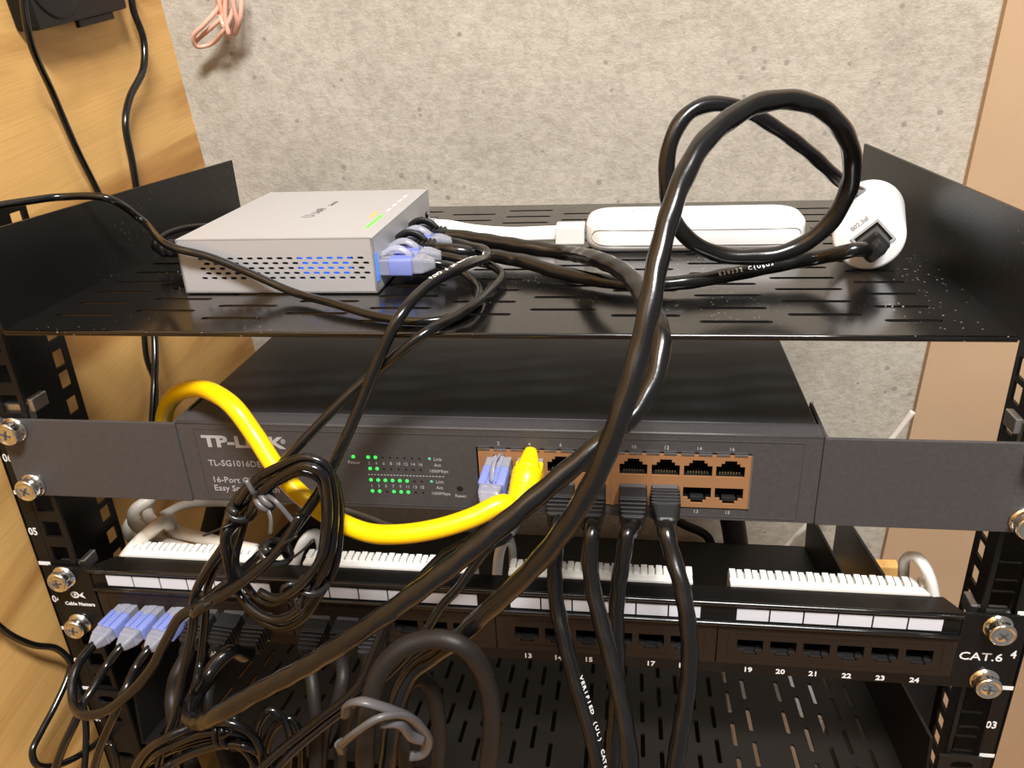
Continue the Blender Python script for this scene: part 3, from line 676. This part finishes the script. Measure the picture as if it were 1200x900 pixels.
cable('network_cable', 'white-printed slim black cable from the silver switch down to the leftmost patch jack', T2, 2.3, 'thin', ('clear', sp(3), SX, UP),
      ('clearflat', V(JX[0], -2, 17.5), (-.22, -1, -.12), UP), group=g_sw, text=(40, 'ww.monoprice AWM 2835 30AWG UTP CAT6', 2.6, (-.5, -.8, .5), 2.3))
T3 = [Z(548, 306, 195), Z(575, 311, 192), Z(588, 321, 189.5), Z(575, 340, 188.5), P(540, 367, -6), P(500, 389, -26), P(450, 428, -32), P(410, 462, -32), P(380, 491, -36), P(345, 528, -42), P(310, 566, -46), P(284, 602, -48), P(262, 640, -50), P(243, 668, -52), P(228, 698, -54), P(226, 735, -56), P(214, 790, -60),
      P(205, 840, -64), P(190, 880, -68), P(182, 925, -70)]
cable('network_cable', 'slim black cable running from the silver switch through the knotted bundle down the left side', T3, 2.0, 'thin', ('clear', sp(1), SX, UP), group=g_sw)
# thick cables from the silver switch
TA = [Z(620, 290, 194), Z(660, 296, 193), P(700, 304, 30), P(735, 322, 2), P(756, 352, -22), P(774, 392, -42), P(768, 440, -52), P(745, 482, -60), P(712, 512, -68), P(660, 556, -76), P(600, 606, -84), P(540, 655, -90), P(480, 700, -94), P(420, 742, -96), P(360, 780, -96), P(300, 812, -94), P(258, 836, -92),
      P(234, 846, -80), P(222, 838, -68), P(228, 816, -56), P(244, 790, -44), P(268, 764, -34)]
cable('network_cable', 'thick black cable sweeping diagonally from the silver switch down to the lower left', TA, 3.75, 'jacket', ('hump', sp(4), SX, UP),
      ('black', V(JX[5], -2, 17.5), (-.02, -1, -.25), UP), group=g_sw, lump=.045, text=(118, 'VERIFIED CMX CAT6 UTP', 3.0, (.9, -.5, .2), 3.5))
TPoe = [Z(610, 306, 192), Z(650, 318, 190), Z(700, 328, 190), Z(750, 333, 190), Z(800, 331, 191), Z(860, 321, 192), Z(920, 309, 194), P(958, 302, 50), P(984, 297, 44), P(1000, 293, 42), fq(-1, -1, 12)]
Tp = cable('network_cable', 'thick black cable lying on the shelf from the silver switch to the white cylinder', TPoe, 3.3, 'jacket', ('hump', sp(2), SX, UP),
      None, group=g_sw, lump=.03, text=(150, 'E308232 C(UL)US', 2.6, CAMD, 3.4))
f = frame(fq(0, 0, .3), ax + V(-.05, -.1, -.05), fq.b)
pg = build('plug', MB().box(-5.2, 5.2, -4.1, 4.1, -.2, 6, f, bev=.5), 'smoke', Tp)
build('boot', MB().box(-5.9, 5.9, -5, 4.8, 4, 12, f, bev=1.4).box(-5.4, 5.4, -5.4, 3, 10, 17, f, bev=1.8, taper=.8), 'boot', Tp, pg)
# the big loop
TB = [at(1030, 236, y=116), P(1008, 226, 88), P(985, 212, 66), P(945, 176, 52), P(905, 147, 44), P(868, 127, 38), P(832, 122, 34), P(803, 136, 30), P(785, 170, 26), P(781, 212, 24), P(787, 250, 24), P(806, 279, 24), P(840, 297, 26), P(885, 301, 28), P(930, 292, 30), P(968, 266, 30), P(992, 228, 27),
      P(999, 190, 22), P(990, 157, 14), P(965, 129, 6), P(929, 117, -2), P(890, 121, -10), P(856, 139, -18), P(824, 168, -28), P(800, 210, -38), P(783, 258, -48), P(770, 310, -58), P(762, 355, -66), P(752, 400, -72), P(740, 445, -78), P(722, 500, -84), P(700, 555, -88), P(672, 605, -90), P(640, 648, -90),
      P(602, 688, -88), P(565, 722, -84), P(535, 750, -80), P(505, 770, -78), P(480, 790, -80), P(466, 820, -84), P(458, 860, -88), P(452, 920, -92)]
cable('network_cable', 'thick black cable making the big loop above the shelf, hanging in front', TB, lambda t: 2.75 + .9 * min(1, t / .42), 'jacket', lump=.04, pitch=16,
      text=(34, 'E308232 C(UL)US', 2.2, (-.2, -.8, .6), 3.3))
# yellow cable
TY = [P(590, 590, -34), P(555, 606, -40), P(515, 619, -44), P(470, 626, -46), P(430, 624, -44), P(390, 607, -40), P(355, 582, -36), P(325, 550, -30), P(300, 512, -22), P(275, 478, -17), P(252, 461, -8), P(228, 455, 6), P(206, 463, 18), P(194, 482, 26), P(192, 515, 32), P(205, 560, 40)]
cable('network_cable', 'bright yellow cable from the fourth switch port looping over the left mounting ear', TY, 4.2, 'yellow', ('yellow', V(PX[1] + .3, -2.3, 115.4), (-.03, -1, -.2), UP))
# clear plugs in the rack switch with slim cords
g_tp = 'slim cords hanging from the rack switch'
cable('network_cable', 'slim black cord from the clear blue plug in the top row of switch ports', [P(566, 618, -34), P(548, 634, -34), P(520, 650, -36), P(490, 680, -40), P(462, 712, -44), P(440, 760, -50), P(418, 806, -56), P(370, 846, -64), P(330, 878, -70), P(290, 915, -76)],
      2.0, 'thin', ('clear', V(PX[0], -2.3, 115.6), (-.10, -1, -.30), UP), group=g_tp)
cable('network_cable', 'slim black cord from the clear blue plug in the bottom row of switch ports', [P(575, 640, -36), P(555, 664, -38), P(538, 688, -42), P(518, 710, -44), P(500, 738, -46), P(470, 775, -50), P(432, 810, -56), P(382, 848, -64), P(338, 886, -70), P(310, 920, -74)],
      2.0, 'thin', ('clear', V(PX[0] + 4, -2.3, 103.2), (.10, -1, -.40), DN), group=g_tp)
# four thick cables hanging from the rack switch
lower = 'thick black cables hanging from the lower row of rack switch ports'
hang = [
    (PX[2], 'leftmost of four thick black cables hanging from the rack switch, white printed', [P(652, 632, -28), P(650, 665, -32), P(652, 705, -38), P(660, 745, -46), P(672, 790, -54), P(686, 835, -62), P(698, 880, -70), P(706, 930, -76)], 'black', 3.5, (70, 'VERIFIED (UL) CAT6 UTP 23AWG 4PR WWW', 3.0, (.85, -.5, .1), 3.5)),
    (PX[3], 'second of the four thick black hanging cables, crossing in front of its right neighbour', [P(694, 620, -34), P(691, 650, -40), P(695, 690, -46), P(706, 735, -54), P(718, 780, -62), P(728, 825, -70), P(736, 870, -78), P(742, 930, -86)], 'black', 3.6, None),
    (PX[4], 'third of the four thick black hanging cables, passing behind its left neighbour', [P(735, 625, -30), P(730, 655, -32), P(724, 690, -34), P(722, 730, -36), P(724, 770, -38), P(722, 820, -42), P(718, 870, -48), P(716, 930, -54)], 'black', 3.5, None),
    (PX[5], 'rightmost of the four thick black cables hanging from the rack switch', [P(780, 620, -32), P(787, 648, -38), P(798, 685, -46), P(806, 730, -54), P(808, 775, -60), P(804, 820, -66), P(796, 865, -72), P(786, 930, -80)], 'plain', 3.6, None)]
for x, lb, pts, k, r, tx in hang:
    cable('network_cable', lb, pts, r, 'jacket', (k, V(x, -2.3, 103.2), (0, -1, -.22), DN), group=lower, lump=.05, pitch=13, text=tx)
# patch panel: clear plugs 2 and 3
g_pp = 'cables plugged into the front of the patch panel'
cable('network_cable', 'slim black cord from the second clear blue plug of the patch panel', [P(125, 780, -34), P(112, 802, -44), P(98, 824, -54), P(86, 850, -58), P(72, 880, -62), P(58, 925, -66)],
      2.1, 'thin', ('clearflat', V(JX[1], -2, 17.5), (-.22, -1, -.12), UP), group=g_pp)
cable('network_cable', 'slim black cord from the third clear blue plug of the patch panel', [P(159, 782, -34), P(148, 806, -44), P(137, 832, -50), P(126, 856, -52), P(116, 880, -54), P(104, 925, -56)],
      2.1, 'thin', ('clearflat', V(JX[2], -2, 17.5), (-.22, -1, -.12), UP), group=g_pp)
# black boots in the patch panel
cable('network_cable', 'thick black cable curving down from the leftmost black boot of the patch panel', [P(219, 768, -30), P(206, 793, -40), P(202, 825, -52), P(208, 855, -56), P(222, 890, -60), P(240, 930, -64)],
      3.5, 'dusty', ('black', V(JX[3], -2, 17.5), (-.12, -1, -.25), UP), group=g_pp)
cable('network_cable', 'printed thick black cable under the second black boot of the patch panel', [P(257, 770, -28), P(248, 792, -38), P(242, 815, -48), P(248, 850, -50), P(262, 885, -52), P(275, 930, -54)],
      3.5, 'dusty', ('black', V(JX[4], -2, 17.5), (-.10, -1, -.25), UP), group=g_pp, text=(8, 'ISO.11801', 3.4, CAMD, 3.5))
cable('network_cable', 'thick black cable from the boot in the seventh patch panel jack', [P(362, 772, -27), P(366, 800, -38), P(370, 840, -46), P(370, 880, -50), P(370, 930, -54)],
      3.3, 'dusty', ('black', V(JX[6], -2, 17.5), (-.02, -1, -.25), UP), group=g_pp)
cable('network_cable', 'thick black cable from the boot in the eighth patch panel jack', [P(399, 772, -27), P(402, 792, -36), P(396, 820, -42), P(382, 850, -44), P(376, 890, -46), P(372, 930, -48)],
      3.3, 'dusty', ('black', V(JX[7], -2, 17.5), (0, -1, -.25), UP), group=g_pp)
cable('network_cable', 'thick black cable from the ninth patch panel jack beside the grey tie', [P(434, 772, -27), P(427, 795, -34), P(412, 826, -38), P(402, 860, -40), P(398, 930, -42)],
      3.3, 'dusty', ('black', V(JX[8], -2, 17.5), (0, -1, -.25), UP), group=g_pp)
# tied fat bundle in front at the bottom
bd = 'thick cables tied together at the bottom front'
cable('network_cable', 'outer thick black cable arching from the grey-tied bundle over to the right', [P(428, 930, -100), P(428, 870, -100), P(434, 820, -98), P(448, 782, -94), P(474, 758, -90), P(508, 749, -86), P(540, 756, -84), P(562, 780, -84), P(574, 815, -84), P(576, 860, -84), P(566, 930, -84)], 3.7, 'dusty', group=bd, lump=.02)
cable('network_cable', 'inner thick black cable curling inside the arch of the grey-tied bundle', [P(480, 930, -76), P(474, 880, -76), P(468, 836, -74), P(474, 806, -70), P(490, 794, -66), P(506, 808, -64), P(514, 845, -64), P(514, 880, -64), P(508, 930, -64)], 3.4, 'dusty', group=bd)
tie = MB()
for pts in ([P(406, 838, -108), P(408, 826, -112), P(425, 822, -116), P(450, 829, -114), P(475, 838, -108), P(492, 848, -98)],
            [P(401, 872, -112), P(420, 856, -118), P(445, 841, -118), P(470, 838, -112), P(492, 852, -104), P(501, 872, -98), P(494, 884, -98), P(480, 886, -100)],
            [P(446, 846, -114), P(466, 846, -112), P(482, 862, -106), P(496, 866, -102)], [P(398, 870, -108), P(402, 880, -104)]): tie.tube(pts, 2.3, 8, 1.5, flat=.6)
single('cable_tie', tie, 'tiegrey', 'pale grey twist tie wrapped round the fat cable bundle at the bottom', 'cable tie')
# cords on the lower left
ll = 'slim black cords hanging at the lower left'
cable('slim_cord', 'slim black cord coming in from the left edge and dropping beside the rail', [X(-15, 722, -262), X(12, 744, -262), X(40, 756, -261), X(66, 760, -258), X(82, 775, -255), X(90, 800, -253), X(98, 830, -252), X(101, 860, -252), X(97, 925, -252)], 1.9, 'thin', group=ll)
cable('slim_cord', 'slim black cord bent into a wide U at the lower left', [X(86, 764, -256), X(80, 792, -257), X(64, 828, -259), X(48, 858, -260), X(38, 880, -260), X(42, 895, -259), X(62, 898, -258), X(88, 888, -255), X(112, 872, -252), X(122, 862, -253), P(130, 872, -12), P(136, 890, -14), P(138, 925, -16)], 1.9, 'thin', group=ll)
# coils of spare slim cable
def ring(pts, d, y): return [P(a + d[0], b + d[1], c + y) for a, b, c in pts]
c1 = [(278, 590, -54), (300, 562, -56), (332, 544, -58), (360, 536, -60), (382, 546, -60), (392, 575, -58), (392, 615, -58), (386, 655, -60), (367, 690, -62), (348, 716, -64), (322, 726, -64), (296, 714, -62), (276, 690, -60), (266, 660, -58), (264, 625, -54)]
cable('coiled_cable', 'coil of spare slim black cable hanging in front of the rack switch lettering', ring(c1, (0, 0), 0) + ring(c1, (6, 10), 7) + ring(c1[:9], (-7, 6), 13) + [P(350, 712, -50)], 1.75, 'thin', cat='cable coil')
c2 = [(292, 600, -50), (306, 580, -52), (330, 562, -54), (356, 553, -56), (374, 562, -56), (381, 590, -55), (380, 625, -55), (374, 656, -57), (356, 684, -60), (336, 702, -61), (318, 708, -60), (300, 700, -58), (286, 682, -56), (276, 660, -54), (282, 628, -50)]
cable('coiled_cable', 'inner turns of spare slim black cable nested inside the larger coil', ring(c2, (0, 0), 0) + ring(c2[:12], (4, -7), -6), 1.75, 'thin', cat='cable coil')
cable('slim_cord', 'slim black cord doubled back in a fold beside the diagonal bundle', [P(352, 604, -60), P(330, 640, -64), P(300, 670, -67), P(262, 698, -69), P(238, 712, -69), P(226, 720, -66), P(228, 712, -62), P(246, 698, -58), P(280, 672, -54), P(306, 648, -50)], 1.9, 'thin')
cable('slim_cord', 'slim black cord dropping from the upper tie down behind the black boots', [P(288, 602, -44), P(276, 625, -44), P(258, 655, -46), P(243, 690, -48), P(240, 730, -50), P(232, 790, -54), P(214, 850, -60), P(204, 925, -64)], 1.8, 'thin')
def wrap(pt, r, turns, axis, ends, label, m='tieblack'):
    mb = MB(); ax_ = Vector(axis).normalized(); u = ax_.orthogonal().normalized(); v = ax_.cross(u); c = []
    for k in range(int(turns * 14) + 1): t = k / 14 * 2 * math.pi; c.append(pt + u * r * math.cos(t) + v * r * .8 * math.sin(t) + ax_ * (k / 14 * 3.2 - turns * 1.6))
    mb.tube(c, 1.5, 8, raw=True)
    for e in ends: mb.tube([c[0]] + [pt + Vector(q) for q in e], 1.0, 8, 1.5, flat=.5)
    single('cable_tie', mb, m, label, 'cable tie')
wrap(P(283, 600, -52), 5.2, 1.7, (.5, 0, .85), [[(-6, -6, -4), (-16, -5, -9)], [(-3, -6, -8), (-5, -4, -20)]], 'black twist tie knotted round the coil at its upper left')
wrap(P(312, 585, -56), 4.2, 1.5, (.7, 0, .6), [[(3, -5, -5), (2, -6, -13)], [(6, -5, 3), (13, -5, -8)], [(-2, -5, 6), (-4, -5, 12)]], 'grey wire tie with loose ends below the Easy Smart lettering', 'tiegrey')
wrap(P(324, 648, -60), 6.2, 1.6, (.7, -.1, .7), [[(6, -6, 8), (14, -7, 14)], [(10, -4, 2), (19, -4, 10)]], 'black strap tie on the middle of the diagonal bundle')
wrap(P(367, 686, -60), 5.4, 1.7, (.35, 0, .9), [[(-8, -5, 4), (-12, -5, 0), (-8, -6, -6)], [(-6, -6, -3), (-3, -7, -10)]], 'black looped tie at the lower right of the coil')
# tangle at the bottom left
c3 = [(150, 915, -70), (172, 880, -72), (200, 862, -74), (232, 850, -74), (262, 846, -72), (290, 856, -70), (306, 880, -70), (308, 915, -70)]
for i, (d, y, lb) in enumerate((((0, 0), 0, 'top arch of the slim cables piled at the bottom left'), ((2, 11), 3, 'second arch of the slim cables piled at the bottom left'), ((-6, 20), 7, 'third, flatter arch of the slim cables piled at the bottom left'), ((14, 26), 2, 'lowest arch of the slim cables piled at the bottom left'))):
    cable('slim_cord', lb, ring(c3, d, y), 2.0, 'thin', group='slim cables piled at the bottom left')
cable('slim_cord', 'slim black cord bulging right of the pile under the diagonal cable', [P(292, 925, -58), P(300, 880, -58), P(304, 848, -56), P(318, 832, -54), P(334, 846, -54), P(340, 880, -54), P(336, 925, -54)], 2.0, 'thin', group='slim cables piled at the bottom left')
cable('slim_cord', 'second slim black cord bulging beside the pile under the diagonal cable', [P(308, 925, -50), P(312, 880, -50), P(322, 852, -48), P(340, 842, -46), P(352, 862, -46), P(352, 925, -46)], 2.0, 'thin', group='slim cables piled at the bottom left')
wrap(P(264, 858, -68), 6.0, 2, (1, 0, .1), [[(2, -6, 4), (8, -6, 8)]], 'black twist tie round the piled slim cables at the bottom')
# barrel power plug behind the silver switch
T = thing('power_cord', 'black round power plug behind the left end of the silver switch', 'cable', V(X0, 96, 196))
pq = V(X0, 74, 196.5)
fb = Fr(pq, (0, 1, 0), (0, 0, 1), c=(-1, 0, 0))
build('plug', MB().lathe([(2.6, -2), (2.6, 4), (4.6, 5), (5.0, 8), (5.0, 26), (4.2, 26.8), (4.2, 27.8), (4.9, 28.4), (4.9, 30.4), (4.0, 31), (4.0, 32), (4.6, 32.6), (4.6, 34.4), (3.6, 35), (3.6, 36), (2.4, 38)], fb, 20), 'boot', T)
build('cord', MB().tube([pq + V(-34, 0, 0), pq + V(-40, 2, 0), pq + V(-44, 10, 1), pq + V(-43, 22, 3), pq + V(-34, 36, 3), pq + V(-14, 54, -2), pq + V(10, 78, -7), pq + V(40, 82, -8)], 1.8, 10, 1.5), 'thin', T)

# ------------------------------------------------------------------ things behind the rack
wc = 'white cables behind the patch panel'
for lb, pts, r in (
    ('white cable leading right from the knot to the punch blocks', [P(196, 606, 38), P(205, 622, 34), P(225, 628, 30), P(250, 634, 26), P(275, 640, 23), P(300, 645, 20)], 3.6),
    ('lower white cable running under the other into the blocks', [P(168, 640, 40), P(180, 630, 36), P(200, 638, 28), P(225, 645, 22), P(245, 650, 19)], 3.4),
    ('pale white cable rising through the knot from the left block', [P(146, 655, 16), P(158, 640, 20), P(175, 624, 26), P(190, 612, 30), P(200, 618, 36), P(192, 636, 42)], 3.7),
    ('white cable looping at the left of the knot', [P(176, 585, 60), P(158, 598, 52), P(157, 612, 44), P(170, 622, 38), P(182, 628, 42), P(170, 640, 50), P(156, 632, 56), P(150, 618, 62), P(160, 604, 70)], 3.5),
    ('white cable standing upright behind the knot', [P(178, 580, 66), P(172, 595, 56), P(176, 608, 48), P(186, 616, 44)], 3.5),
    ('thin white cable crossing under the rack switch at the left', [P(190, 604, 90), P(215, 592, 96), P(250, 589, 100), P(300, 590, 104), P(340, 586, 110)], 2.8),
):
    cable('white_cable', lb, pts, r, 'whitecord', group=wc)
cable('white_cable', 'thin white cable slanting behind the lower shelf left of centre', [P(395, 596, 240), P(420, 603, 265), P(445, 612, 285), P(470, 622, 300), P(500, 642, 306)], 2.6, 'whitecord')
cable('white_cable', 'thin white cable slanting across the wall at the right of the lower shelf', [P(1070, 482, 320), P(1040, 520, 320), P(1000, 560, 318), P(955, 606, 316), P(918, 645, 316), P(900, 680, 316)], 2.6, 'whitecord')
cable('black_cable', 'black cable slanting behind the right half of the rack switch', [P(770, 596, 300), P(800, 614, 301), P(828, 628, 302), P(838, 655, 303)], 4.0, 'dusty')
cable('black_cable', 'bundle-thick black cable hanging behind the lower shelf', [P(852, 580, 306), P(860, 620, 307), P(864, 660, 308), P(860, 720, 309)], 11, 'dusty')
cable('black_cable', 'dark cable hanging behind the left of the patch panel', [P(262, 560, 150), P(252, 600, 150), P(242, 640, 150), P(236, 680, 150)], 7, 'dusty')

# black box high on the plywood with its cords
bx = thing('wall_box', 'black box mounted on the plywood at the top left', 'electrical box', (-264, 228, 289), room=True)
mb = MB().box(-271, -257, 179, 278, 288.5, 420, bev=2)
build('case', mb, 'rack', bx)
build('grille', MB().lathe([(27, 0), (27, .6), (25.5, 1.2), (1, 1.2)], Fr((-257.2, 207, 318), (0, 1, 0), (0, 0, 1)), 40), 'dark', bx)
build('bracket', MB().box(-262, -259, 222, 262, 284.5, 288.5, bev=.4), 'rack', bx)
def rc(name, label, pts, r, m, group=None):
    c = MB().tube(pts, r, 10, 3); return single(name, c, m, label, 'cable', group, room=True)
rc('black_cable', 'straight black cord running down the plywood from the box, nearer the left edge', [rat(26, -30, x=-240), rat(28, 5, x=-244), rat(36, 50, x=-250), rat(62, 110, x=-262), rat(90, 175, x=-264), rat(118, 232, x=-266), rat(140, 290, x=-266), rat(165, 360, x=-266), rat(172, 420, x=-266), rat(182, 450, x=-264), rat(180, 500, x=-262), rat(176, 560, x=-262)], 2.0, 'thin')
rc('black_cable', 'wavy black cord hanging on the plywood right of the straight one', [rat(152, -30, x=-262), rat(156, 10, x=-262), rat(168, 45, x=-262), rat(168, 80, x=-262), rat(152, 115, x=-264), rat(147, 145, x=-264), rat(155, 190, x=-264), rat(163, 240, x=-264), rat(172, 320, x=-264), rat(180, 380, x=-262), rat(182, 420, x=-259), rat(181, 450, x=-256), rat(178, 500, x=-255), rat(174, 560, x=-255)], 2.4, 'thin')
mb = MB()
for pts in ([(262, -25), (258, 5), (240, 28), (227, 42), (230, 54), (246, 52), (262, 36), (272, 15), (276, -25)], [(258, -25), (262, 10), (268, 30), (270, 44), (262, 30), (256, 10), (254, -25)],
            [(272, -25), (274, 8), (278, 26), (276, 40), (282, 20), (283, -25)], [(252, -25), (258, 6), (262, 26), (268, 40), (264, 22), (266, -25)], [(266, -25), (264, 14), (250, 30), (234, 44), (228, 50)]):
    mb.tube([rat(a, b, y=332 + random.uniform(-6, 6)) for a, b in pts], 1.7, 8, 2)
single('wire_hank', mb, 'copper', 'hank of salmon pink speaker wire hanging on the concrete at the top', 'wire', room=True)
